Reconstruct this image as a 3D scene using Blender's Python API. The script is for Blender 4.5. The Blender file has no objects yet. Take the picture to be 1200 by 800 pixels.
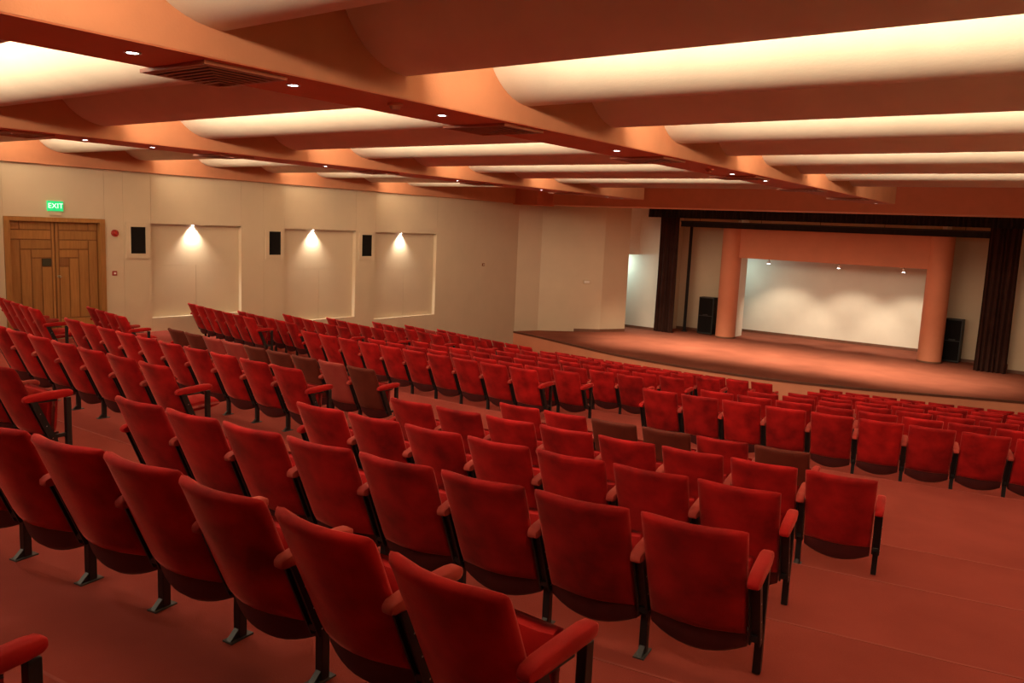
import bpy, bmesh, math, random
from mathutils import Vector, Matrix
random.seed(7)
sc = bpy.context.scene
COL = sc.collection

# ---------------------------------------------------------------- camera, world, exposure
# The camera stands at the local origin; everything is lifted by ZO at the very end.
ZO = 4.75
AX = ((0.79794812, 0.11901289, -0.59085931),
      (0.60109094, -0.08497135, 0.79465059),
      (0.04436755, -0.98925012, -0.1393403))       # columns: right, down, forward (world axes)
FPX = 955.0
cam_d = bpy.data.cameras.new('camera'); cam = bpy.data.objects.new('camera', cam_d); COL.objects.link(cam)
cam_d.sensor_width = 36.0; cam_d.lens = FPX / 1200 * 36.0; cam_d.clip_start = 0.05; cam_d.clip_end = 200
cam.matrix_world = Matrix(((AX[0][0], -AX[0][1], -AX[0][2], 0), (AX[1][0], -AX[1][1], -AX[1][2], 0),
                           (AX[2][0], -AX[2][1], -AX[2][2], 0), (0, 0, 0, 1)))
sc.camera = cam
w = bpy.data.worlds.new('world'); sc.world = w; w.use_nodes = True
w.node_tree.nodes['Background'].inputs[0].default_value = (1, .8, .6, 1)
w.node_tree.nodes['Background'].inputs[1].default_value = 0.02
sc.view_settings.view_transform = 'Standard'; sc.view_settings.look = 'None'
sc.view_settings.gamma = 1; sc.view_settings.use_curve_mapping = False
sc.view_settings.exposure = 0.38
# lamp strengths, all in one place
P_COVE, P_DOWN, P_NICHE, P_STAGE, P_CYC, P_WORK = 62.0, 38.0, 200.0, 1600.0, 210.0, 24.0
WARM = (1.0, 0.80, 0.56); WHITE = (1.0, 0.84, 0.64); COOL = (0.72, 1.0, 0.92)

def ray(p):
    v = (p[0] - 600, p[1] - 400, FPX)
    return [sum(AX[i][k] * v[k] for k in range(3)) for i in range(3)]
def on(p, axis, val):
    r = ray(p); t = val / r[axis]; return Vector([c * t for c in r])

# ---------------------------------------------------------------- materials
def mat(name, col, rough=.6, noise=0.0, scale=8.0, bump=0.0, bscale=200.0, sheen=0.0, sheen_tint=(1, 1, 1), metal=0.0,
        col2=None, emit=None, estr=0.0, spec=0.5, stretch=None, rnd=0.0, coord='Object', detail=4):
    m = bpy.data.materials.new(name); m.use_nodes = True
    nt = m.node_tree; b = nt.nodes['Principled BSDF']
    b.inputs['Base Color'].default_value = (*col, 1); b.inputs['Roughness'].default_value = rough
    b.inputs['Metallic'].default_value = metal; b.inputs['Specular IOR Level'].default_value = spec
    if sheen:
        b.inputs['Sheen Weight'].default_value = sheen; b.inputs['Sheen Tint'].default_value = (*sheen_tint, 1)
        b.inputs['Sheen Roughness'].default_value = .3
    if emit: b.inputs['Emission Color'].default_value = (*emit, 1); b.inputs['Emission Strength'].default_value = estr
    tc = nt.nodes.new('ShaderNodeTexCoord'); vec = tc.outputs[coord]
    if stretch:
        mp = nt.nodes.new('ShaderNodeMapping'); mp.inputs['Scale'].default_value = stretch
        nt.links.new(vec, mp.inputs['Vector']); vec = mp.outputs['Vector']
    if noise or col2:
        n = nt.nodes.new('ShaderNodeTexNoise'); n.inputs['Scale'].default_value = scale; n.inputs['Detail'].default_value = detail
        if rnd:
            oi = nt.nodes.new('ShaderNodeObjectInfo'); ml = nt.nodes.new('ShaderNodeMath'); ml.operation = 'MULTIPLY'
            ml.inputs[1].default_value = 50.0; nt.links.new(oi.outputs['Random'], ml.inputs[0])
            n.noise_dimensions = '4D'; nt.links.new(ml.outputs[0], n.inputs['W'])
        nt.links.new(vec, n.inputs['Vector'])
        rp = nt.nodes.new('ShaderNodeValToRGB'); rp.color_ramp.elements[0].position = .3; rp.color_ramp.elements[1].position = .7
        c2 = col2 or tuple(min(1, c * (1 + noise)) for c in col); c1 = col if col2 else tuple(c * (1 - noise) for c in col)
        rp.color_ramp.elements[0].color = (*c1, 1); rp.color_ramp.elements[1].color = (*c2, 1)
        nt.links.new(n.outputs['Fac'], rp.inputs['Fac']); out = rp.outputs['Color']
        if rnd:
            hs = nt.nodes.new('ShaderNodeHueSaturation'); mr = nt.nodes.new('ShaderNodeMapRange')
            mr.inputs['To Min'].default_value = 1 - rnd; mr.inputs['To Max'].default_value = 1 + rnd
            nt.links.new(oi.outputs['Random'], mr.inputs['Value']); nt.links.new(mr.outputs['Result'], hs.inputs['Value'])
            nt.links.new(out, hs.inputs['Color']); out = hs.outputs['Color']
        nt.links.new(out, b.inputs['Base Color'])
    if bump:
        n2 = nt.nodes.new('ShaderNodeTexNoise'); n2.inputs['Scale'].default_value = bscale; n2.inputs['Detail'].default_value = 3
        nt.links.new(vec, n2.inputs['Vector']); bp = nt.nodes.new('ShaderNodeBump'); bp.inputs['Strength'].default_value = bump
        bp.inputs['Distance'].default_value = .01
        nt.links.new(n2.outputs['Fac'], bp.inputs['Height']); nt.links.new(bp.outputs['Normal'], b.inputs['Normal'])
    return m

M = {
 'velvet': mat('red_velvet', (.30, .004, .004), .75, col2=(.46, .008, .007), scale=5, sheen=.75, sheen_tint=(1, .22, .17), bump=.15, bscale=350, rnd=.12, spec=.2),
 'velvet_back': mat('red_velvet_back', (.18, .002, .002), .8, col2=(.47, .008, .008), scale=5.5, sheen=.75, sheen_tint=(1, .22, .17), bump=.15, bscale=350, rnd=.15, spec=.2),
 'velvet_arm': mat('worn_red_velvet', (.30, .018, .014), .75, col2=(.38, .06, .04), scale=9, sheen=.25, sheen_tint=(1, .4, .3), rnd=.2, spec=.2),
 'brown': mat('faded_brown_velvet', (.10, .014, .007), .75, col2=(.14, .022, .011), scale=6, sheen=.25, sheen_tint=(1, .45, .3), spec=.2),
 'pink': mat('faded_pink_velvet', (.30, .035, .028), .75, col2=(.36, .055, .040), scale=6, sheen=.25, sheen_tint=(1, .5, .4), spec=.2),
 'shell': mat('dark_maroon_board', (.07, .008, .008), .6, noise=.2),
 'black': mat('black_steel', (.012, .011, .011), .4, spec=.5),
 'bolt': mat('bright_steel', (.7, .68, .64), .3, metal=1.0),
 'plate': mat('grey_steel', (.05, .045, .04), .6),
 'carpet': mat('red_carpet', (.26, .046, .031), .95, col2=(.33, .060, .042), scale=1.4, bump=.5, bscale=260, spec=.1, coord='Object'),
 'nosing': mat('carpet_edge', (.32, .06, .04), .9, noise=.1),
 'stage_carpet': mat('stage_carpet', (.25, .075, .045), .95, col2=(.32, .10, .06), scale=1.2, bump=.4, bscale=200, spec=.1),
 'terra': mat('terracotta_paint', (.60, .22, .115), .7, noise=.05, scale=2),
 'orange': mat('orange_plaster', (.58, .235, .115), .75, noise=.06, scale=3, bump=.12, bscale=60),
 'redbeam': mat('red_brown_paint', (.60, .16, .07), .7, noise=.05, scale=3),
 'cream': mat('cream_plaster', (.76, .68, .55), .8, noise=.05, scale=2.5, bump=.10, bscale=55),
 'wall': mat('cream_wall_paint', (.60, .475, .325), .65, noise=.03, scale=1.5, spec=.3),
 'white': mat('white_plaster', (.82, .77, .66), .8, noise=.03, scale=1.5),
 'base': mat('brown_baseboard', (.16, .06, .03), .6, noise=.15),
 'wood': mat('oak_veneer', (.30, .125, .03), .45, col2=(.40, .175, .045), scale=5, stretch=(6, 6, .5), rnd=.1),
 'wood_dark': mat('oak_frame', (.20, .072, .016), .5, col2=(.26, .098, .024), scale=5, stretch=(6, 6, .5)),
 'curtain': mat('dark_brown_velvet', (.035, .014, .010), .85, col2=(.05, .02, .014), scale=3, spec=.1),
 'blackcloth': mat('black_cloth', (.012, .008, .007), .9, noise=.2),
 'blackbox': mat('black_cabinet', (.016, .014, .012), .6, noise=.2, scale=30),
 'mesh': mat('black_speaker_mesh', (.012, .010, .009), .95, noise=.4, scale=250, spec=.05),
 'vent': mat('brown_vent_metal', (.42, .13, .06), .5, noise=.05),
 'ventdark': mat('vent_interior', (.05, .018, .010), .9),
 'chrome': mat('brushed_metal', (.6, .57, .5), .3, metal=1.0),
 'plateglass': mat('dark_glass_plate', (.05, .045, .025), .2),
 'red': mat('red_plastic', (.35, .02, .012), .4), 'whitep': mat('white_plastic', (.75, .7, .62), .4),
 'exit': mat('lit_green_sign', (.0, .4, .12), .4, emit=(.015, .50, .15), estr=.9),
 'exitlet': mat('lit_white_letter', (.8, 1, .85), .4, emit=(.55, 1, .7), estr=.9),
 'lens': mat('lit_lamp_lens', (1, 1, 1), .3, emit=(1, .95, 1.0), estr=18.0),
 'tube': mat('lit_lamp_tube', (1, 1, 1), .3, emit=(1, .75, .5), estr=3.0),
}

# ---------------------------------------------------------------- mesh helpers
class MB:
    def __init__(self): self.v = []; self.f = []
    def add(self, vs, fs):
        o = len(self.v); self.v += [tuple(v) for v in vs]; self.f += [tuple(i + o for i in f) for f in fs]; return self
    def box(self, x0, x1, y0, y1, z0, z1):
        return self.add([(x0, y0, z0), (x1, y0, z0), (x1, y1, z0), (x0, y1, z0), (x0, y0, z1), (x1, y0, z1), (x1, y1, z1), (x0, y1, z1)],
                        [(0, 3, 2, 1), (4, 5, 6, 7), (0, 1, 5, 4), (1, 2, 6, 5), (2, 3, 7, 6), (3, 0, 4, 7)])
    def prism(self, poly, axis, a, b):      # poly: 2D outline, extruded along axis from a to b
        n = len(poly)
        def P(q, t):
            return {'x': (t, q[0], q[1]), 'y': (q[0], t, q[1]), 'z': (q[0], q[1], t)}[axis]
        vs = [P(q, a) for q in poly] + [P(q, b) for q in poly]
        fs = [tuple(range(n))[::-1], tuple(range(n, 2 * n))] + [(i, (i + 1) % n, n + (i + 1) % n, n + i) for i in range(n)]
        return self.add(vs, fs)
    def cyl(self, c, r, h, n=16, axis='z', r2=None):
        r2 = r if r2 is None else r2
        k = {'x': (1, 2, 0), 'y': (0, 2, 1), 'z': (0, 1, 2)}[axis]
        vs = []
        for rr, t in ((r, 0), (r2, h)):
            for i in range(n):
                a = 2 * math.pi * i / n; p = [0, 0, 0]
                p[k[0]] = c[k[0]] + rr * math.cos(a); p[k[1]] = c[k[1]] + rr * math.sin(a); p[k[2]] = c[k[2]] + t; vs.append(p)
        return self.add(vs, [tuple(range(n))[::-1], tuple(range(n, 2 * n))] + [(i, (i + 1) % n, n + (i + 1) % n, n + i) for i in range(n)])
    def mesh(self, name, material, smooth=False, bevel=0.0):
        me = bpy.data.meshes.new(name); me.from_pydata(self.v, [], self.f)
        bm = bmesh.new(); bm.from_mesh(me)
        if bevel: bmesh.ops.bevel(bm, geom=list(bm.edges), offset=bevel, segments=2, affect='EDGES', profile=.5)
        bmesh.ops.recalc_face_normals(bm, faces=bm.faces); bm.to_mesh(me); bm.free()
        me.materials.append(M[material])
        if smooth:
            for p in me.polygons: p.use_smooth = True
            me.set_sharp_from_angle(angle=math.radians(40))
        return me
    def obj(self, name, material, parent=None, smooth=False, bevel=0.0):
        return link(name, self.mesh(name, material, smooth, bevel), parent)
def link(name, data, parent=None):
    o = bpy.data.objects.new(name, data); COL.objects.link(o)
    if parent: o.parent = parent
    return o
def tag(o, label=None, cat=None, group=None, kind=None):
    for k, v in (('label', label), ('category', cat), ('group', group), ('kind', kind)):
        if v: o[k] = v
    return o
def thing(name, label, cat, loc=(0, 0, 0), rz=0, group=None):
    o = bpy.data.objects.new(name, None); COL.objects.link(o); o.location = loc; o.rotation_euler = (0, 0, rz)
    o.empty_display_size = .1
    return tag(o, label, cat, group)
def struct(o, label=None): return tag(o, label=label, kind='structure')
def aim(o, d): o.rotation_euler = Vector(d).to_track_quat('-Z', 'Y').to_euler()
def spot(parent, loc, d, power, angle, blend=.5, size=.04, col=WHITE, name='lamp_light'):
    L = bpy.data.lights.new(name, 'SPOT'); L.energy = power; L.color = col; L.spot_size = math.radians(angle)
    L.spot_blend = blend; L.shadow_soft_size = size
    o = link(name, L, parent); o.location = loc; aim(o, d); return o
def area(parent, loc, d, power, sx, sy, col=WARM, name='lamp_light', spread=180):
    L = bpy.data.lights.new(name, 'AREA'); L.energy = power; L.color = col; L.shape = 'RECTANGLE'; L.size = sx; L.size_y = sy
    L.spread = math.radians(spread)
    o = link(name, L, parent); o.location = loc; aim(o, d); return o

ORD = ['zeroth', 'first', 'second', 'third', 'fourth', 'fifth', 'sixth', 'seventh', 'eighth', 'ninth', 'tenth', 'eleventh', 'twelfth']

# ---------------------------------------------------------------- seating geometry (rows are arcs about one centre)
XC, YC = -9.62, 50.07
SEAT_H = .87
# rows: (radius, drop of the seat-back top below the eye)
REAR = {1: (43.25, 1.925), 2: (44.67, 1.70), 3: (46.09, 1.485), 4: (47.41, 1.29), 5: (48.80, 1.07), 6: (50.0, 1.07)}
FRONT = {7: (40.25, 2.13), 6: (38.88, 2.32), 5: (37.48, 2.50), 4: (36.06, 2.69), 3: (34.5, 2.90), 2: (33.0, 3.13), 1: (31.5, 3.36)}
XL, XR, YB = -18.0, 1.9, -3.2      # side walls and the wall behind the camera
S = -3.86                          # stage level

# ---------------------------------------------------------------- floor: concentric terraces
def clip(bm, co, no):
    geom = list(bm.verts) + list(bm.edges) + list(bm.faces)
    bmesh.ops.bisect_plane(bm, geom=geom, plane_co=co, plane_no=no, clear_outer=True)
levels = [(60.0, REAR[6][1] + SEAT_H)]
for k in (6, 5, 4, 3, 2, 1): levels.append((REAR[k][0] + .24, REAR[k][1] + SEAT_H))
for k in (7, 6, 5, 4, 3, 2, 1): levels.append((FRONT[k][0] + .24, FRONT[k][1] + SEAT_H))
levels.append((30.2, 4.45)); levels.append((22.0, 4.45))
def pol(r, th, z): return (XC - r * math.sin(th), YC - r * math.cos(th), z)
TH = [-.42 + .88 * i / 60 for i in range(61)]
fl = MB()
ring = []
for i in range(len(levels) - 1):
    r0, h = levels[i]; r1 = levels[i + 1][0]; z = -h
    for ra in (r0, r1): ring.append((ra, z))
vs = [pol(r, t, z) for (r, z) in ring for t in TH]; n = len(TH)
fs = [(a * n + i, a * n + i + 1, (a + 1) * n + i + 1, (a + 1) * n + i) for a in range(len(ring) - 1) for i in range(n - 1)]
fl.add(vs, fs)
me = fl.mesh('floor', 'carpet'); bm = bmesh.new(); bm.from_mesh(me)
clip(bm, (XL - .1, 0, 0), (-1, 0, 0)); clip(bm, (XR + .1, 0, 0), (1, 0, 0)); clip(bm, (0, YB - .1, 0), (0, -1, 0)); clip(bm, (0, 25.6, 0), (0, 1, 0))
bm.to_mesh(me); bm.free()
for p in me.polygons:
    if p.normal.z < -.1: p.flip()
floor = struct(link('floor', me), 'red carpeted floor stepping down to the stage in terraces')
# nosing strips along the terrace edges
for i in range(1, len(levels) - 1):
    r = levels[i][0]; z = -levels[i - 1][1]
    t0, t1 = math.asin((XR - .02 - XC) / -r), math.asin((XC - XL - .02) / r)
    tt = [t0 + (t1 - t0) * j / 50 for j in range(51)]
    nb = MB(); vv = []
    for t in tt: vv += [pol(r + .012, t, z + .003), pol(r - .004, t, z + .003), pol(r - .004, t, z - .03), pol(r + .012, t, z - .004)]
    ff = [(j * 4 + a, j * 4 + (a + 1) % 4, j * 4 + 4 + (a + 1) % 4, j * 4 + 4 + a) for j in range(50) for a in range(4)]
    nb.add(vv, ff + [(0, 1, 2, 3), (200, 203, 202, 201)]); me2 = nb.mesh('step_edge', 'nosing')
    b2 = bmesh.new(); b2.from_mesh(me2); clip(b2, (0, YB, 0), (0, -1, 0)); b2.to_mesh(me2); b2.free()
    if len(me2.vertices): link('step_edge', me2, floor)

# ---------------------------------------------------------------- walls
ZT, ZB = 1.95, -4.6
def wall_obj(name, boxes, m='wall', label=None):
    b = MB()
    for q in boxes: b.box(*q)
    return struct(b.obj(name, m), label)
wl = wall_obj('wall_left', [(XL - .5, XL - .13, YB, 24.6, ZB, ZT)], 'wall', 'cream panelled side wall with three recessed niches')
NICHE = [(10.12, 12.52, -2.48, -.30), (13.86, 16.37, -2.83, -.325), (17.15, 19.86, -2.96, -.345)]
DOOR = (7.02, 9.05, -2.80, -.235)
G = .0015
def panel(y0, y1, z0, z1): MB().box(XL - .13, XL, y0 + G, y1 - G, z0 + G, z1 - G).obj('wall_panel', 'wall', wl)
for a, b in ((YB, 1.5), (1.5, 4.6), (4.6, DOOR[0]), (DOOR[1], 9.47), (9.47, 10.12), (12.52, 13.18), (13.18, 13.86), (16.37, 17.15), (19.86, 22.2), (22.2, 24.3)):
    panel(a, b, ZB, ZT)
panel(DOOR[0], DOOR[1], DOOR[3], ZT)
for y0, y1, z0, z1 in NICHE:
    panel(y0, y1, z1, ZT); panel(y0, y1, ZB, z0)
    zm = z0 + (z1 - z0) * .56; ym = (y0 + y1) / 2
    for pa in ((y0, y1, zm, z1), (y0, ym, z0, zm), (ym, y1, z0, zm)):
        MB().box(XL - .13, XL - .118, pa[0] + .003, pa[1] - .003, pa[2] + .003, pa[3] - .003).obj('niche_panel', 'wall', wl)
wall_obj('wall_right', [(XR, XR + .3, YB, 29.75, ZB, ZT)], 'wall')
wall_obj('wall_back', [(XL - .5, XR + .3, YB - .3, YB, ZB, ZT)], 'wood_dark')
struct(MB().box(XL, XL + .02, 9.1, 22.0, -4.4, -4.3).obj('baseboard_left', 'base')) if False else None

# ---------------------------------------------------------------- ceiling: roof, beams, curved vaults
struct(MB().box(XL - .5, XR + .3, 24.0, 33.4, ZT, ZT + .2).obj('ceiling_stage', 'cream'))
ceil = struct(MB().box(XL - .5, XR + .3, YB - .3, 24.0, ZT, ZT + .2).obj('ceiling', 'cream'), 'cream ceiling of curved transverse vaults between orange beams')
BZ = .85
BEAMS = [(-4.80, -4.15), (-11.02, -10.22)]
for x0, x1 in BEAMS: MB().box(x0, x1, YB, 19.2, BZ, ZT).obj('ceiling_beam', 'orange', ceil)
MB().box(XL, XL + .1, YB, 24.0, BZ - .01, ZT).obj('ceiling_beam', 'orange', ceil)
MB().box(XR - .5, XR, YB, 24.0, BZ, ZT).obj('ceiling_beam', 'orange', ceil)
for x0, x1 in BEAMS: MB().box(x0 + .004, x1 - .004, YB, 19.19, BZ - .008, BZ + .002).obj('beam_soffit', 'redbeam', ceil)
def vault_profile(y, z):
    a, b, N = .62, .60, 14
    pts = [(y - a, ZT)]
    for i in range(N + 1):
        t = math.pi / 2 * i / N; pts.append((y - a * math.cos(t), z + b - b * math.sin(t)))
    pts += [(y + .035, z + .004), (y + .045, z + .02), (y + .045, ZT)]
    return pts
BAYS = [(-4.15, XR - .5, [1.30 + 1.45 * k for k in range(-3, 11)], 1.0, 1),
        (-10.22, -4.80, [2.28 + 1.45 * k for k in range(-3, 11)], 1.0, 1),
        (XL + .1, -11.02, [2.95 + 1.745 * k for k in range(-3, 10)], 1.10, 0)]
lamp_n = 0
for x0, x1, ys, z, par in BAYS:
    for i, y in enumerate(ys):
        if y < YB + .8: continue
        lit = (i % 2 == 0)          # this one is lit by the lamp trough behind the vault before it
        MB().prism(vault_profile(y, z), 'x', x0, x1).obj('ceiling_vault', 'cream', ceil, smooth=True)
        last = i + 1 == len(ys)  # a lamp behind an end vault is an addition, dimmed, brightening the cross beam
        if not lit and y > -1.5:
            yl = y + .15; zl = z + .13
            t = thing('cove_lamp', 'hidden lamp tube behind a ceiling vault, %s from the back wall, %s bay' % (ORD[i // 2 + 1], ('camera-side', 'middle', 'niche-wall')[BAYS.index((x0, x1, ys, z, par))]), 'lamp', (0, 0, 0), 0, 'cove lamps above the vaults')
            MB().cyl((x0 + .3, yl - .06, zl), .02, x1 - x0 - .6, 8, 'x').obj('tube', 'tube', t)
            MB().box(x0 + .2, x1 - .2, y + .045, yl - .08, zl - .03, zl + .05).obj('batten', 'whitep', t)
            area(t, ((x0 + x1) / 2, yl, zl), (0, 1, .12), P_COVE * (.3 if last else 1) * (x1 - x0) / 5.5, x1 - x0 - .6, .10)
# cross beam over the stage
struct(MB().box(-16.32, XR, 24.0, 25.2, .83, ZT).obj('trim_1', 'redbeam'), 'red-brown cross beam above the stage opening')
struct(MB().box(-16.32, XR, 23.985, 25.2, .812, .83).obj('trim_2', 'orange'))
struct(MB().box(XL, -16.95, 23.9, 25.0, .80, ZT).obj('trim_3', 'redbeam'))

# ---------------------------------------------------------------- downlights, vents and detectors on the beams
def downlight(x, y, beam, k):
    t = thing('downlight', 'small bright recessed downlight, %s along the %s beam' % (ORD[k] if k < 13 else 'next', beam), 'lamp', (x, y, BZ - .008), 0, 'downlights in the beams')
    b = MB(); n = 16
    vs = []
    for r, z in ((.047, 0), (.047, -.006), (.032, -.006), (.03, 0)):
        vs += [(r * math.cos(2 * math.pi * i / n), r * math.sin(2 * math.pi * i / n), z) for i in range(n)]
    b.add(vs, [(a * n + i, a * n + (i + 1) % n, ((a + 1) % 4) * n + (i + 1) % n, ((a + 1) % 4) * n + i) for a in range(4) for i in range(n)])
    b.obj('ring', 'chrome', t); MB().cyl((0, 0, -.004), .030, .004, 16).obj('lens', 'lens', t)
    spot(t, (0, 0, -.03), (0, 0, -1), P_DOWN, 120, 1.0, .05, WHITE)
D1 = [(146, 61), (342, 98), (527, 133), (632, 154), (738, 175), (800, 188), (868, 203), (910, 211), (956, 222), (1012, 234), (1030, 237.5)]
D2 = [(10, 153), (97, 163), (168, 172), (265, 182), (375, 194), (445, 202), (525, 211), (578, 216), (642, 222), (685, 227), (718, 230.5), (742, 232.5)]
for k, p in enumerate(D1): q = on(p, 2, BZ); downlight(-4.43, q.y, 'near', k + 1)
for k, p in enumerate(D2): q = on(p, 2, BZ); downlight(-10.62, q.y, 'far', k + 1)
for k, y in enumerate((2.2, .2, -1.8)): downlight(-10.62, y, 'far rear', k + 1)
for k, y in enumerate((1.0, -.4, -1.8)): downlight(-4.43, y, 'near rear', k + 1)
for k in range(10): downlight(XR - .25, -2.0 + 1.9 * k, 'camera-side wall', k + 1)
def vent(x, y, beam, k):
    t = thing('air_vent', 'brown louvred air vent under the %s beam, %s from the back of the hall' % (beam, ORD[k]), 'vent', (x, y, BZ - .008), 0, 'louvred vents on the beams')
    W, L = .34, .28
    fr = MB()
    for q in ((-W, W, -L, -L + .03), (-W, W, L - .03, L), (-W, -W + .03, -L + .03, L - .03), (W - .03, W, -L + .03, L - .03)): fr.box(*q, -.022, 0)
    fr.obj('frame', 'vent', t); MB().box(-W + .03, W - .03, -L + .03, L - .03, -.004, 0).obj('cavity_shade', 'ventdark', t)  # thin dark sheet: shade of the cavity above the louvres, put in as colour
    for j in range(7):          # L-shaped louvres
        xj, yj = W - .055 - .075 * j, -L + .055 + .062 * j; e = .011
        sl = MB(); sl.box(-W + .03, xj + e, yj - e, yj + e, -.022, -.018); sl.box(xj - e, xj + e, yj + e, L - .03, -.022, -.018)
        sl.obj('slat', 'vent', t)
for k, y in enumerate((2.98, 5.72, 8.6, 11.4, 14.2, 17.0)): vent(-4.56, y, 'near', k + 1)
for k, y in enumerate((4.4, 7.2, 10.2, 13.2, 16.4)): vent(-10.78, y, 'far', k + 1)
for p, x, nm in (((447, 121), -4.35, 'near'), ((837, 197), -4.4, 'stage end of the near')):
    q = on(p, 2, BZ)
    t = thing('smoke_detector', 'small round smoke detector on the soffit of the %s beam' % nm, 'detector', (x, q.y, BZ - .008))
    MB().cyl((0, 0, -.02), .055, .02, 16).obj('base', 'redbeam', t, smooth=True); MB().cyl((0, 0, -.045), .03, .025, 16, r2=.045).obj('sensor', 'vent', t, smooth=True)

# ---------------------------------------------------------------- niche lamps, wall speakers, sign, alarms
for k, p in enumerate(((228, 266), (369, 271.5), (472, 275))):
    y = on(p, 0, XL).y; zt = NICHE[k][3]
    t = thing('niche_lamp', 'small spotlight set in the top of the %s wall niche from the door' % ORD[k + 1], 'lamp', (XL - .07, y, zt), 0, 'niche spotlights')
    MB().cyl((0, 0, -.008), .038, .008, 16).obj('housing', 'chrome', t, smooth=True); MB().cyl((0, 0, -.011), .026, .004, 16).obj('lens', 'lens', t)
    spot(t, (0.0, 0, -.03), (-.04, 0, -1), P_NICHE, 104, 1.0, .02, (1, .90, .76))
for k, (p0, p1) in enumerate((((152.5, 265.5), (170.5, 297)), ((315, 271), (328.5, 298.5)), ((424, 275), (435, 300)))):
    a, b = on(p0, 0, XL), on(p1, 0, XL)
    t = thing('wall_speaker', 'black wall speaker in a cream frame beside the %s niche from the door' % ORD[k + 1], 'speaker', (XL, (a.y + b.y) / 2, (a.z + b.z) / 2), 0, 'wall speakers by the niches')
    hw, hh = (b.y - a.y) / 2, (a.z - b.z) / 2
    fr = MB(); m_ = .11
    for q in ((-hw - m_, hw + m_, hh, hh + m_), (-hw - m_, hw + m_, -hh - m_, -hh), (-hw - m_, -hw, -hh, hh), (hw, hw + m_, -hh, hh)): fr.box(0, .025, *q)
    fr.obj('frame', 'wall', t); MB().box(0, .015, -hw, hw, -hh, hh).obj('grille', 'mesh', t)
a, b = on((54.5, 235), 0, XL), on((73, 247.5), 0, XL)
t = thing('exit_sign', 'lit green exit sign above the wooden double door', 'sign', (XL, (a.y + b.y) / 2, (a.z + b.z) / 2))
hw, hh = (b.y - a.y) / 2, (a.z - b.z) / 2
MB().box(0, .05, -hw, hw, -hh, hh).obj('body', 'exit', t)
MB().box(0, .03, -hw * .7, hw * .8, -hh - .09, -hh).obj('mount', 'wall', t)
fc = bpy.data.curves.new('lettering', 'FONT'); fc.body = 'EXIT'; fc.size = hh * 1.45; fc.align_x = 'CENTER'; fc.align_y = 'CENTER'; fc.extrude = .003
tmp = link('lettering_curve', fc); bpy.context.view_layer.update()
lm = bpy.data.meshes.new_from_object(tmp.evaluated_get(bpy.context.evaluated_depsgraph_get())); bpy.data.objects.remove(tmp)
lm.materials.clear(); lm.materials.append(M['exitlet'])
lo = link('lettering', lm, t); lo.location = (.052, 0, 0); lo.rotation_euler = (math.pi / 2, 0, math.pi / 2)
q = on((134, 273), 0, XL)
t = thing('fire_bell', 'round red fire alarm sounder on the wall beside the door', 'alarm', (XL, q.y, q.z))
MB().cyl((0, 0, 0), .075, .05, 20, 'x').obj('base', 'red', t, smooth=True); MB().cyl((.05, 0, 0), .05, .03, 20, 'x', .03).obj('dome', 'red', t, smooth=True)
q = on((134, 320), 0, XL)
t = thing('call_point', 'small square red call point below the fire alarm', 'switch', (XL, q.y, q.z))
MB().box(0, .03, -.05, .05, -.05, .05).obj('housing', 'red', t, bevel=.006); MB().box(.03, .034, -.025, .025, -.02, .02).obj('button', 'whitep', t)
q = on((566, 310), 0, XL)
t = thing('thermostat', 'tiny brown thermostat on the wall between niches and stage', 'switch', (XL, q.y, q.z))
MB().box(0, .03, -.06, .06, -.05, .05).obj('housing', 'wood_dark', t, bevel=.005); MB().cyl((.03, 0, 0), .02, .012, 12, 'x').obj('dial', 'whitep', t)

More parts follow.
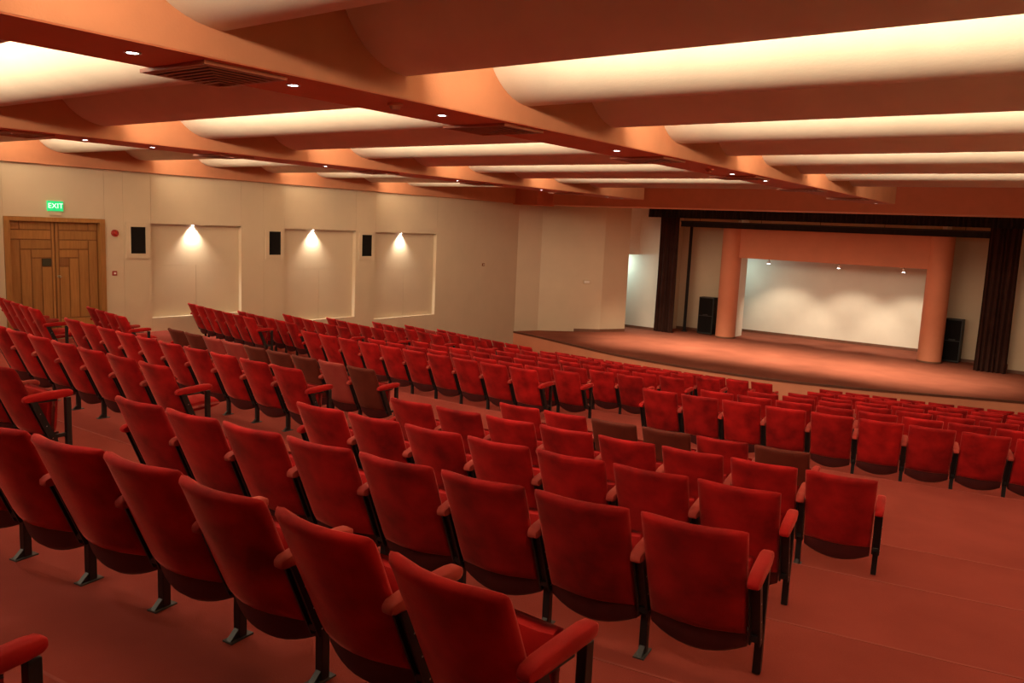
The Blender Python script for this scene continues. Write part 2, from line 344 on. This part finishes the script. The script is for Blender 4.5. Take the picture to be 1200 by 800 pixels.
# ---------------------------------------------------------------- wooden double door
dr = thing('door_1', None, None, (XL, 0, 0)); struct(dr, 'wooden double door with patterned planks')
Y0, Y1, Z0, Z1 = DOOR
fw = .11
MB().box(-.13, .03, Y0 + .002, Y0 + fw, Z0, Z1 - fw * .8).obj('jamb', 'wood', dr); MB().box(-.13, .03, Y1 - fw, Y1 - .002, Z0, Z1 - fw * .8).obj('jamb', 'wood', dr)
MB().box(-.13, .03, Y0 + .002, Y1 - .002, Z1 - fw * .8, Z1 - .002).obj('head', 'wood', dr)
ya, yb, za, zb = Y0 + fw, Y1 - fw, Z0 + .01, Z1 - fw * .8
ym = (ya + yb) / 2
for sgn in (-1, 1):
    e0, e1 = (ya, ym - .004) if sgn < 0 else (ym + .004, yb)
    lf = MB().box(-.128, -.10, e0, e1, za, zb).obj('leaf', 'wood_dark', dr)
    W = e1 - e0; H = zb - za
    def plank(u0, u1, v0, v1, nm='plank', m='wood', d=.018):      # u from the meeting edge outward, v from the top down
        p0, p1 = (e1 - u1, e1 - u0) if sgn < 0 else (e0 + u0, e0 + u1)
        MB().box(-.10, -.10 + d, p0 + .011, p1 - .011, zb - v1 + .011, zb - v0 - .011).obj(nm, m, lf, bevel=.005)
    s = .07; W_ = W - .02
    plank(0, s, 0, H)                                    # meeting stile
    plank(s, W_ * .78, 0, .18); plank(W_ * .78, W_, 0, .18)
    plank(s, W_, .18, .38)
    plank(s, W_ * .78, .38, .58); plank(W_ * .78, W_, .38, H - .42)
    plank(s, W_ * .54, .58, .76); plank(W_ * .54, W_ * .78, .58, H - .42)
    plank(s, W_ * .31, .94, H - .42); plank(W_ * .31, W_ * .54, .76, H - .42)
    plank(s, W_ * .31, .76, .94, 'push_plate', 'plateglass' if sgn < 0 else 'wood_dark', .022)
    plank(s, W_, H - .42, H)
    if sgn > 0:
        h = MB(); h.cyl((-.082, e0 + .05, zb - 1.15), .028, .012, 16, 'x'); h.cyl((-.07, e0 + .05, zb - 1.15), .012, .05, 12, 'x'); h.cyl((-.02, e0 + .05, zb - 1.15), .03, .035, 16, 'x', .02)
        h.obj('door_knob', 'chrome', lf, smooth=True)
MB().box(-.128, .06, Y0, Y1, Z0 - .03, Z0 + .012).obj('threshold', 'chrome', dr)

# ---------------------------------------------------------------- stage
edge = [(XL, 24.25), (-16.6, 23.85), (-15.17, 23.35), (-12.64, 22.5), (-10.16, 22.15), (-7.56, 22.2), (-5.46, 22.75), (-3.54, 23.55), (-1.69, 24.35), (XR, 25.6)]
def catmull(P, m=6):
    out = []
    for i in range(len(P) - 1):
        p0, p1, p2, p3 = P[max(i - 1, 0)], P[i], P[i + 1], P[min(i + 2, len(P) - 1)]
        for j in range(m):
            t = j / m
            out.append(tuple(.5 * (2 * p1[k] + (p2[k] - p0[k]) * t + (2 * p0[k] - 5 * p1[k] + 4 * p2[k] - p3[k]) * t * t + (3 * p1[k] - p0[k] - 3 * p2[k] + p3[k]) * t ** 3) for k in (0, 1)))
    return out + [P[-1]]
ce = catmull(edge)
st = struct(MB().prism(ce + [(XR, 33.2), (XL, 33.2)], 'z', S - .06, S).obj('stage_floor', 'stage_carpet'), 'brown-red carpeted stage floor with a curved front edge')
inn = [(x, y + .02) for x, y in ce]
MB().prism(inn + [(XR, 26.2), (XL, 25.4)], 'z', -4.6, S - .06).obj('stage_front', 'terra', st)
MB().prism(ce + [(x, y + .05) for x, y in reversed(ce)], 'z', S - .05, S + .006).obj('stage_edge', 'base', st)
def polywall(name, pts, z0, z1, th=.15, m='wall', label=None, parent=None):
    b = MB()
    for (x0, y0), (x1, y1) in zip(pts, pts[1:]):
        dx, dy = x1 - x0, y1 - y0; l = math.hypot(dx, dy); nx, ny = -dy / l * th, dx / l * th
        b.prism([(x0, y0), (x1, y1), (x1 + nx, y1 + ny), (x0 + nx, y0 + ny)], 'z', z0, z1)
    o = b.obj(name, m, parent)
    return o if parent else struct(o, label)
wsl = polywall('wall_stage_left', [(XL, 24.3), (-17.6, 25.25), (-15.88, 26.97), (-15.39, 28.02)], S - .02, ZT, .15, 'wall', 'cream angled wall at the side of the stage')
struct(polywall('baseboard_stage_left', [(-16.61 + .015, 26.24), (-15.88 + .015, 26.955), (-15.37, 28.01)], S, S + .11, .03, 'base'))
wall_obj('wall_stage_wing', [(-18.3, -14.45, 29.45, 29.6, S, ZT), (-17.6, -15.72, 28.5, 29.45, -.88, ZT)], 'white')
wall_obj('wall_wing_end', [(-18.4, -18.3, 25.3, 29.6, S, ZT)], 'white')
wall_obj('wall_stage_right', [(-2.62, XR + .3, 29.75, 29.9, S, ZT)], 'wall')
wall_obj('wall_stage_back', [(-14.7, -11.95, 31.0, 31.15, S, ZT), (-5.0, -2.5, 31.15, 31.3, S, ZT), (-11.95, -5.0, 31.0, 31.15, .2, ZT)], 'wall')
wall_obj('wall_cyclorama', [(-13.2, -4.2, 32.6, 32.75, S, ZT)], 'white', 'pale cyclorama wall at the back of the stage')
wall_obj('wall_return_left', [(-12.0, -11.86, 30.25, 31.15, S, ZT)], 'white'); wall_obj('wall_return_right', [(-5.0, -4.86, 30.3, 31.3, S, ZT)], 'white')
wall_obj('wall_side_left', [(-14.7, -14.6, 29.6, 31.0, S, ZT)], 'wall'); wall_obj('wall_side_right', [(-2.6, -2.5, 29.9, 31.15, S, ZT)], 'wall')
for nm, q in (('cyclorama', (-13.1, -4.3, 32.57, 32.6)), ('backstage_left', (-14.6, -12.0, 30.97, 31.0)), ('backstage_right', (-4.86, -2.6, 31.12, 31.15)), ('wing', (-18.2, -14.7, 29.42, 29.45)), ('stage_right', (-2.62, XR, 29.72, 29.75))):
    struct(MB().box(*q, S, S + .10).obj('baseboard_' + nm, 'base'))
# air grille high on the wing wall
t = thing('wall_vent', 'small brown grille high on the wall beside the stage curtain', 'vent', (-16.08, 28.5, -.40))
MB().box(-.14, .14, -.02, 0, -.12, .12).obj('frame', 'vent', t)
for j in range(5): MB().box(-.12, .12, -.03, -.02, -.10 + j * .045, -.075 + j * .045).obj('slat', 'ventdark', t)
q = on((693, 335), 1, 26.5)
t = thing('control_box', 'small cream box on the angled wall beside the stage', 'box', (-16.32, 26.53, -1.95), math.radians(45))
MB().box(-.14, .14, -.05, 0, -.07, .07).obj('housing', 'wall', t, bevel=.006); MB().box(-.10, .10, -.055, -.05, -.04, .04).obj('cover', 'whitep', t)
# columns and lintel
for x, side in ((-12.03, 'curtain nearer the niche wall'), (-4.9, 'curtain farther from the niche wall')):
    y = 29.9 if x < -8 else 29.97
    t = thing('stage_column', 'orange round column on stage beside the ' + side, 'column', (x, y, S))
    MB().cyl((0, 0, 0), .37, 4.26, 40).obj('shaft', 'terra', t, smooth=True); MB().cyl((0, 0, 0), .38, .06, 40).obj('base', 'base', t, smooth=True)
struct(MB().box(-11.80, -5.12, 29.78, 30.05, -.78, .40).obj('trim_4', 'terra'), 'orange-red lintel between the stage columns')
# curtains and valances
def pleats(x0, x1, y, z0, z1, amp, per, parent, name, m, flare=.0):
    n = max(8, int((x1 - x0) / per * 8)); rows = 7
    vs, fs = [], []
    for side in (0, 1):
        for j in range(rows):
            v = j / (rows - 1); z = z0 + (z1 - z0) * v
            for i in range(n + 1):
                u = i / n; ph = 2 * math.pi * u * (x1 - x0) / per
                a = amp * (1 - .35 * v)
                vs.append((x0 + (x1 - x0) * u + flare * (1 - v) * (u - .5) + .015 * math.sin(ph * .37 + 3 * v), y + a * math.sin(ph + .5 * math.sin(ph * .31)) + (.02 if side else 0), z))
    N = n + 1; off = rows * N
    for j in range(rows - 1):
        for i in range(n):
            a = j * N + i; fs.append((a, a + 1, a + N + 1, a + N)); fs.append((off + a, off + a + N, off + a + N + 1, off + a + 1))
    for i in range(n): fs.append((i, off + i, off + i + 1, i + 1)); a = (rows - 1) * N + i; fs.append((a, a + 1, off + a + 1, off + a))
    for j in range(rows - 1): a = j * N; fs.append((a, a + N, off + a + N, off + a)); a += n; fs.append((a, off + a, off + a + N, a + N))
    return MB().add(vs, fs).obj(name, m, parent, smooth=True)
for x0, x1, side in ((-14.75, -13.93, 'nearer the niche wall'), (-3.50, -2.62, 'farther from the niche wall')):
    t = thing('stage_curtain', 'dark brown pleated curtain hanging at the stage side ' + side, 'curtain', (0, 0, 0))
    pleats(x0, x1, 29.25, S + .01, .75, .06, .14, t, 'cloth', 'curtain')
    MB().cyl((x0, 29.25, .78), .025, x1 - x0, 10, 'x').obj('rail', 'black', t)
t = thing('stage_valance', 'long dark pleated valance across the top of the stage opening', 'curtain')
pleats(-15.2, -2.3, 29.05, .615, 1.3, .035, .16, t, 'cloth', 'blackcloth'); MB().box(-15.2, -2.3, 29.02, 29.08, 1.28, 1.34).obj('rail', 'black', t)
t = thing('border_curtain', 'narrow black border cloth below the stage valance', 'curtain')
pleats(-13.98, -3.46, 29.42, .295, .485, .012, .2, t, 'cloth', 'blackcloth'); MB().cyl((-13.98, 29.42, .5), .025, 10.52, 10, 'x').obj('batten', 'black', t)
for x in (-13.2, -10.8, -8.7, -6.6, -4.2): MB().cyl((x, 29.42, .5), .008, ZT - .5, 8).obj('hanging_rod', 'black', t)
t = thing('curtain_pole', 'thin dark pole standing behind the curtain nearer the niche wall', 'pole', (-13.92, 30.3, S))
MB().cyl((0, 0, 0), .06, 4.3, 14).obj('shaft', 'blackcloth', t, smooth=True); MB().cyl((0, 0, 0), .12, .03, 18).obj('base', 'black', t)
# loudspeakers on stage
for (x, y, rz, side, wd) in ((-12.98, 30.3, .0, 'left of a column, nearer the niche wall', .62), (-4.38, 30.75, .0, 'behind the column farther from the niche wall', .55)):
    t = thing('stage_loudspeaker', 'tall black loudspeaker standing on stage ' + side, 'speaker', (x, y, S), rz)
    MB().box(-wd / 2, wd / 2, -.2, .22, .02, 1.46).obj('cabinet', 'blackbox', t, bevel=.015)
    MB().box(-wd / 2 + .04, wd / 2 - .04, -.215, -.2, .75, 1.42).obj('grille', 'mesh', t); MB().box(-wd / 2 + .04, wd / 2 - .04, -.215, -.2, .08, .72).obj('grille', 'mesh', t)
    MB().box(-.1, .1, -.222, -.212, .76, .79).obj('badge', 'black', t)
    for sx in (-1, 1): MB().cyl((sx * (wd / 2 - .08), -.1, 0), .03, .02, 10).obj('foot', 'black', t)
# spotlights under the lintel
for k, p in enumerate(((901, 307), (983, 312), (1059, 317))):
    q = on(p, 1, 29.95)
    t = thing('stage_spotlight', 'small spotlight under the orange lintel, %s from the column nearer the niche wall' % ORD[k + 1], 'lamp', (q.x, 29.95, -.78), 0, 'spotlights under the lintel')
    MB().cyl((0, 0, -.04), .015, .04, 8).obj('stem', 'black', t); MB().cyl((0, 0, -.16), .06, .12, 14, r2=.04).obj('housing', 'whitep', t, smooth=True)
    MB().cyl((0, 0, -.166), .052, .006, 14).obj('lens', 'lens', t)
    spot(t, (0, .02, -.19), (0, 1, -1.35), P_CYC, 76, .6, .05, (1, .82, .60))
# stage wash lamps behind the cross beam
for k, x in enumerate((-13.0, -10.2, -7.4, -4.6)):
    t = thing('stage_wash_lamp', 'stage wash lamp behind the cross beam, %s from the niche wall' % ORD[k + 1], 'lamp', (x, 25.5, 1.25), 0, 'wash lamps behind the cross beam')
    MB().cyl((0, 0, 0), .015, .7, 8).obj('stem', 'black', t); MB().cyl((0, 0, -.2), .09, .2, 14, r2=.07).obj('housing', 'black', t, smooth=True)
    MB().cyl((0, 0, -.205), .08, .006, 14).obj('lens', 'tube', t)
    spot(t, (0, 0, -.23), (0, .20, -1), P_STAGE, 78, 1.0, .10, WARM)
# cool work lights in the wings
for k, (loc, d, pw) in enumerate((((-16.75, 28.95, -.905), (.35, .25, -1), 1.0), ((-12.6, 31.20, -1.0), (.5, 1, -.5), .6))):
    t = thing('work_light', 'cool white work lamp %s' % ('under the lintel beside the stage curtain' if k == 0 else 'behind the stage wall, facing the cyclorama'), 'lamp', loc)
    MB().cyl((-.3, 0, -.02), .018, .6, 10, 'x').obj('tube', 'whitep', t, smooth=True); MB().box(-.32, .32, -.05, .03, 0, .025).obj('batten', 'whitep', t)
    area(t, (0, .02, -.05), d, P_WORK * pw, .6, .06, COOL)

# ---------------------------------------------------------------- tip-up seats
RC = .26          # recline: y offset of the back foot relative to its top
ZB0 = .265        # bottom of the back
def back_mesh():
    us = [-1, -.97, -.88, -.66, -.33, 0, .33, .66, .88, .97, 1]; vs_ = [0, .03, .10, .3, .55, .8, .9, .955, .985, 1]
    F, B = [], []
    for v in vs_:
        for u in us:
            z = ZB0 + (SEAT_H - .0 - ZB0) * v - .012 * (abs(u) ** 10)
            wdt = .252 - .012 * (1 - v)
            x = u * wdt; yc = RC * (1 - v) ** 1.0 + .064 * u * u - .035
            e = max(0, (1 - abs(u) ** 9)) ** .5; g = max(0, 1 - abs(2 * v - 1) ** 14) ** .5
            tb = .030 * e * g; tf = .042 * e * g
            if v > .9: tb += .010 * e * g * math.sin(math.pi * (v - .9) / .1)       # padded roll along the top
            if abs(u) > .85: tb += .006 * g * e
            B.append((x, yc - tb, z)); F.append((x, yc + tf, z))
    n = len(us); m = len(vs_); fs = []
    for j in range(m - 1):
        for i in range(n - 1):
            a = j * n + i; fs.append((a, a + 1, a + n + 1, a + n)); o = n * m; fs.append((o + a, o + a + n, o + a + n + 1, o + a + 1))
    b = MB().add(B + F, fs)
    me = b.mesh('backrest', 'velvet_back'); bm = bmesh.new(); bm.from_mesh(me); bmesh.ops.remove_doubles(bm, verts=bm.verts, dist=.0005)
    bmesh.ops.recalc_face_normals(bm, faces=bm.faces); bm.to_mesh(me); bm.free()
    for p in me.polygons: p.use_smooth = True
    return me
def cushion(up):
    # a padded squab, then folded up against the back or laid flat
    b = MB(); us = [-1, -.93, -.7, 0, .7, .93, 1]; ws = [0, .05, .2, .5, .8, .95, 1]
    top, bot = [], []
    for wv in ws:
        for u in us:
            e = max(0, 1 - abs(u) ** 8) ** .5; g = max(0, 1 - abs(2 * wv - 1) ** 8) ** .5
            top.append((u * .235, wv * .42, .065 * e * g + .02 * math.sin(math.pi * wv) * e)); bot.append((u * .235, wv * .42, -.045 * e * g))
    n = len(us); m = len(ws); fs = []
    for j in range(m - 1):
        for i in range(n - 1):
            a = j * n + i; fs.append((a, a + 1, a + n + 1, a + n)); o = n * m; fs.append((o + a, o + a + n, o + a + n + 1, o + a + 1))
    an = math.radians(86 if up else 3); ca, sa = math.cos(an), math.sin(an)
    y0, z0 = (.335, .26) if up else (.20, .39)
    k = .88 if up else 1
    vs = [(x, y0 + y * k * ca - z * sa, z0 + y * k * sa + z * ca) for x, y, z in top + bot]
    b.add(vs, fs); me = b.mesh('seat', 'velvet', True)
    bm = bmesh.new(); bm.from_mesh(me); bmesh.ops.remove_doubles(bm, verts=bm.verts, dist=.0005); bm.to_mesh(me); bm.free()
    return me
def shell_mesh():          # dark curved board under the squab, showing below the back
    b = MB(); vs, fs = [], []; n = 10
    for i in range(n + 1):
        u = -1 + 2 * i / n; x = u * .238; zb = .125 + .055 * u * u; ys = .045 * u * u
        for (y, z) in ((.225 + ys, .275), (.25 + ys, zb + .025), (.28 + ys, zb), (.315 + ys, zb), (.33 + ys, .28)): vs.append((x, y, z))
    for i in range(n):
        for a in range(5): fs.append((i * 5 + a, i * 5 + (a + 1) % 5, i * 5 + 5 + (a + 1) % 5, i * 5 + 5 + a))
    fs += [(0, 1, 2, 3, 4), tuple(n * 5 + a for a in (4, 3, 2, 1, 0))]
    return b.add(vs, fs).mesh('seat_shell', 'shell', True)
def arm_mesh():
    st = [(.075, .018, .585, .600), (.080, .026, .578, .612), (.10, .031, .572, .625), (.16, .033, .570, .636), (.30, .034, .575, .643), (.41, .034, .580, .645), (.455, .031, .585, .640), (.472, .024, .593, .630), (.478, .012, .604, .618)]
    n = 12; vs, fs = [], []
    for y, hw, z0, z1 in st:
        for i in range(n):
            a = 2 * math.pi * i / n; c, d = math.cos(a), math.sin(a)
            q = lambda t: math.copysign(abs(t) ** .5, t)
            vs.append((hw * q(c), y, (z0 + z1) / 2 + (z1 - z0) / 2 * q(d)))
    for j in range(len(st) - 1):
        for i in range(n): fs.append((j * n + i, j * n + (i + 1) % n, (j + 1) * n + (i + 1) % n, (j + 1) * n + i))
    fs += [tuple(range(n))[::-1], tuple((len(st) - 1) * n + i for i in range(n))]
    return MB().add(vs, fs).mesh('armrest', 'velvet_arm', True)
def frame_mesh():
    b = MB()
    ya = lambda z: RC * (1 - (z - ZB0) / (SEAT_H - ZB0)) - .005
    for x0, x1 in ((-.028, -.018), (.018, .028)):
        b.prism([(ya(.215), .215), (ya(.58), .58), (ya(.58) + .055, .58), (ya(.215) + .06, .215)], 'x', x0, x1)
    b.prism([(ya(.225) + .02, .225), (ya(.57) + .02, .57), (ya(.57) + .026, .57), (ya(.225) + .026, .225)], 'x', -.018, .018); b.box(-.018, .018, .16, .34, .56, .570); b.box(-.018, .018, .26, .34, .245, .272)
    return b.mesh('side_frame', 'black')
def bolt_mesh(): return MB().cyl((-.0295, 0, 0), .0045, .059, 8, 'x').mesh('bolt', 'bolt')
BOLTS = [(RC * (1 - (z - ZB0) / (SEAT_H - ZB0)) + .025, z) for z in (.25, .36, .47)]
def leg_mesh(): return MB().box(-.020, .020, .300, .345, .006, .575).mesh('leg', 'black', bevel=.003)
def foot_mesh():
    b = MB(); b.box(-.03, .03, .245, .375, 0, .007)
    return b.mesh('foot_plate', 'plate')
def gusset_mesh(): return MB().prism([(.252, .007), (.301, .007), (.301, .05)], 'x', -.014, .014).mesh('gusset', 'black')
ME = dict(back=back_mesh(), up=cushion(True), down=cushion(False), shell=shell_mesh(), arm=arm_mesh(), frame=frame_mesh(), bolt=bolt_mesh(), leg=leg_mesh(), foot=foot_mesh(), gusset=gusset_mesh(), connector=MB().box(-.012, .012, .27, .415, .243, .274).mesh('connector', 'black', bevel=.002))
def recol(me, m): c = me.copy(); c.materials.clear(); c.materials.append(M[m]); return c
ME['back_brown'] = recol(ME['back'], 'brown'); ME['back_pink'] = recol(ME['back'], 'pink')
ME['arm_red'] = recol(ME['arm'], 'velvet')
def side(parent, sx, fine, arm='arm', end=False):
    x = sx * .28
    a = link('armrest', ME[arm], parent); a.location.x = x
    f = link('side_frame', ME['frame'], parent); f.location.x = x
    l = link('leg', ME['leg'], parent); l.location.x = x
    if end: l.location.y = .11; c = link('connector', ME['connector'], parent); c.location.x = x
    if fine:
        for by, bz in BOLTS: o = link('bolt', ME['bolt'], f); o.location.y = by; o.location.z = bz
        if not end: link('foot_plate', ME['foot'], l); link('gusset', ME['gusset'], l)
def seat(loc, rz, label, fade=None, down=False, left_side=False, right_end=False, fine=True, sx=1.0):
    t = thing('auditorium_seat', label, 'seat', loc, rz, 'tip-up auditorium seats'); t.scale.x = sx
    link('backrest', ME['back' + ('_' + fade if fade else '')], t)
    link('seat', ME['down' if down else 'up'], t)
    if not down: link('seat_shell', ME['shell'], t)
    side(t, 1, fine, 'arm_red' if right_end else 'arm', right_end)
    if left_side: side(t, -1, fine, 'arm_red', True)
    return t
BLK = {'R': ('from centre aisle', 'block opposite the door'), 'L': ('from centre aisle', 'middle block'), 'W': ('from the niche wall', 'wing block')}
def row(sec, k, blk, r, s0, n, pitch=.56, fades=None, downs=(), skip=()):
    rr, h = (REAR if sec == 'rear' else FRONT)[k]; z = -(h + SEAT_H)
    place = '%s row %s' % (ORD[k], 'behind cross aisle' if sec == 'rear' else 'from stage')
    for i in range(n):
        if i in skip: continue
        s = s0 + i * pitch - .25 * pitch / .56; th = s / r
        num = (n - i) if blk == 'R' else (i + 1 if blk == 'L' else n - i)
        fd = (fades or {}).get(i)
        lab = '%s seat, %s %s, %s, %s' % ({None: 'red velvet', 'brown': 'faded brown', 'pink': 'faded pink'}[fd], ORD[num], BLK[blk][0], place, BLK[blk][1])
        seat(pol(r, th, z), -th, lab, fd, i in downs, i == n - 1, i == 0, sec == 'rear' and k >= 2, pitch / .56 if pitch < .55 else 1)
row('rear', 1, 'R', 43.25, -7.05, 6, fades={0: 'brown', 2: 'brown', 3: 'brown'})
row('rear', 1, 'L', 42.78, -1.42, 9, .565, fades={0: 'brown', 1: 'pink', 2: 'brown', 3: 'brown', 4: 'brown', 5: 'pink', 6: 'pink', 7: 'brown', 8: 'brown'}, downs=(7,))
row('rear', 1, 'W', 42.78, 5.26, 4, .50, downs=(0,))
row('rear', 2, 'R', 44.67, -7.92, 8)
row('rear', 2, 'L', 44.28, -1.78, 10, .59)
row('rear', 2, 'W', 44.28, 5.14, 5, .50, downs=(0,))
row('rear', 3, 'R', 46.09, -7.69, 7)
row('rear', 3, 'L', 45.89, -1.80, 7, .60, downs=(0,))
row('rear', 4, 'R', 47.41, -7.97, 8)
row('rear', 4, 'L', 47.41, -2.12, 3)
# fifth row behind the cross aisle: set out from its seat-back corners
R5 = [(-1.84, 1.82), (-2.45, 1.83), (-3.03, 1.79), (-3.57, 1.75), (-4.08, 1.66), (-4.63, 1.57), (-5.18, 1.48)]
for i, (x, y) in enumerate(R5):
    x2, y2 = R5[min(i + 1, 6)]; x1, y1 = R5[max(i - 1, 0)]
    a = math.atan2(y1 - y2, x1 - x2)
    seat((x + .25 * math.cos(a), y + .25 * math.sin(a), -(REAR[5][1] + SEAT_H)), a, 'red velvet seat, %s from centre aisle, fifth row behind cross aisle, block opposite the door' % ORD[7 - i], None, False, i == 6, i == 0)
row('rear', 6, 'R', 50.0, -6.65, 2)
row('front', 7, 'R', 40.30, -8.94, 9)
row('front', 7, 'L', 40.19, -2.18, 10)
row('front', 7, 'W', 40.03, 5.30, 7, .485)
row('front', 6, 'R', 38.83, -8.59, 8)
row('front', 6, 'L', 38.94, -2.16, 9)
row('front', 6, 'W', 38.94, 5.30, 6, .48)
row('front', 5, 'R', 37.44, -8.80, 8)
row('front', 5, 'L', 37.55, -2.59, 10)
row('front', 5, 'W', 37.55, 5.20, 6, .53)
row('front', 4, 'R', 36.06, -9.02, 8)
row('front', 4, 'L', 36.10, -2.70, 10)
row('front', 4, 'W', 36.10, 5.10, 6, .56)
row('front', 3, 'R', 34.5, -8.90, 8)
row('front', 3, 'L', 34.5, -2.75, 10)
row('front', 3, 'W', 34.5, 5.00, 6, .56)
row('front', 2, 'R', 33.0, -8.85, 8)
row('front', 2, 'L', 33.0, -2.80, 10)
row('front', 2, 'W', 33.0, 4.70, 7, .56, fades={4: 'pink'})
row('front', 1, 'R', 31.39, -8.83, 9)
row('front', 1, 'L', 31.59, -2.86, 11)
row('front', 1, 'W', 31.6, 4.1, 8)

# ---------------------------------------------------------------- lift the whole place so that the lowest floor lies near zero
for o in list(sc.objects):
    if o.parent is None: o.location.z += ZO
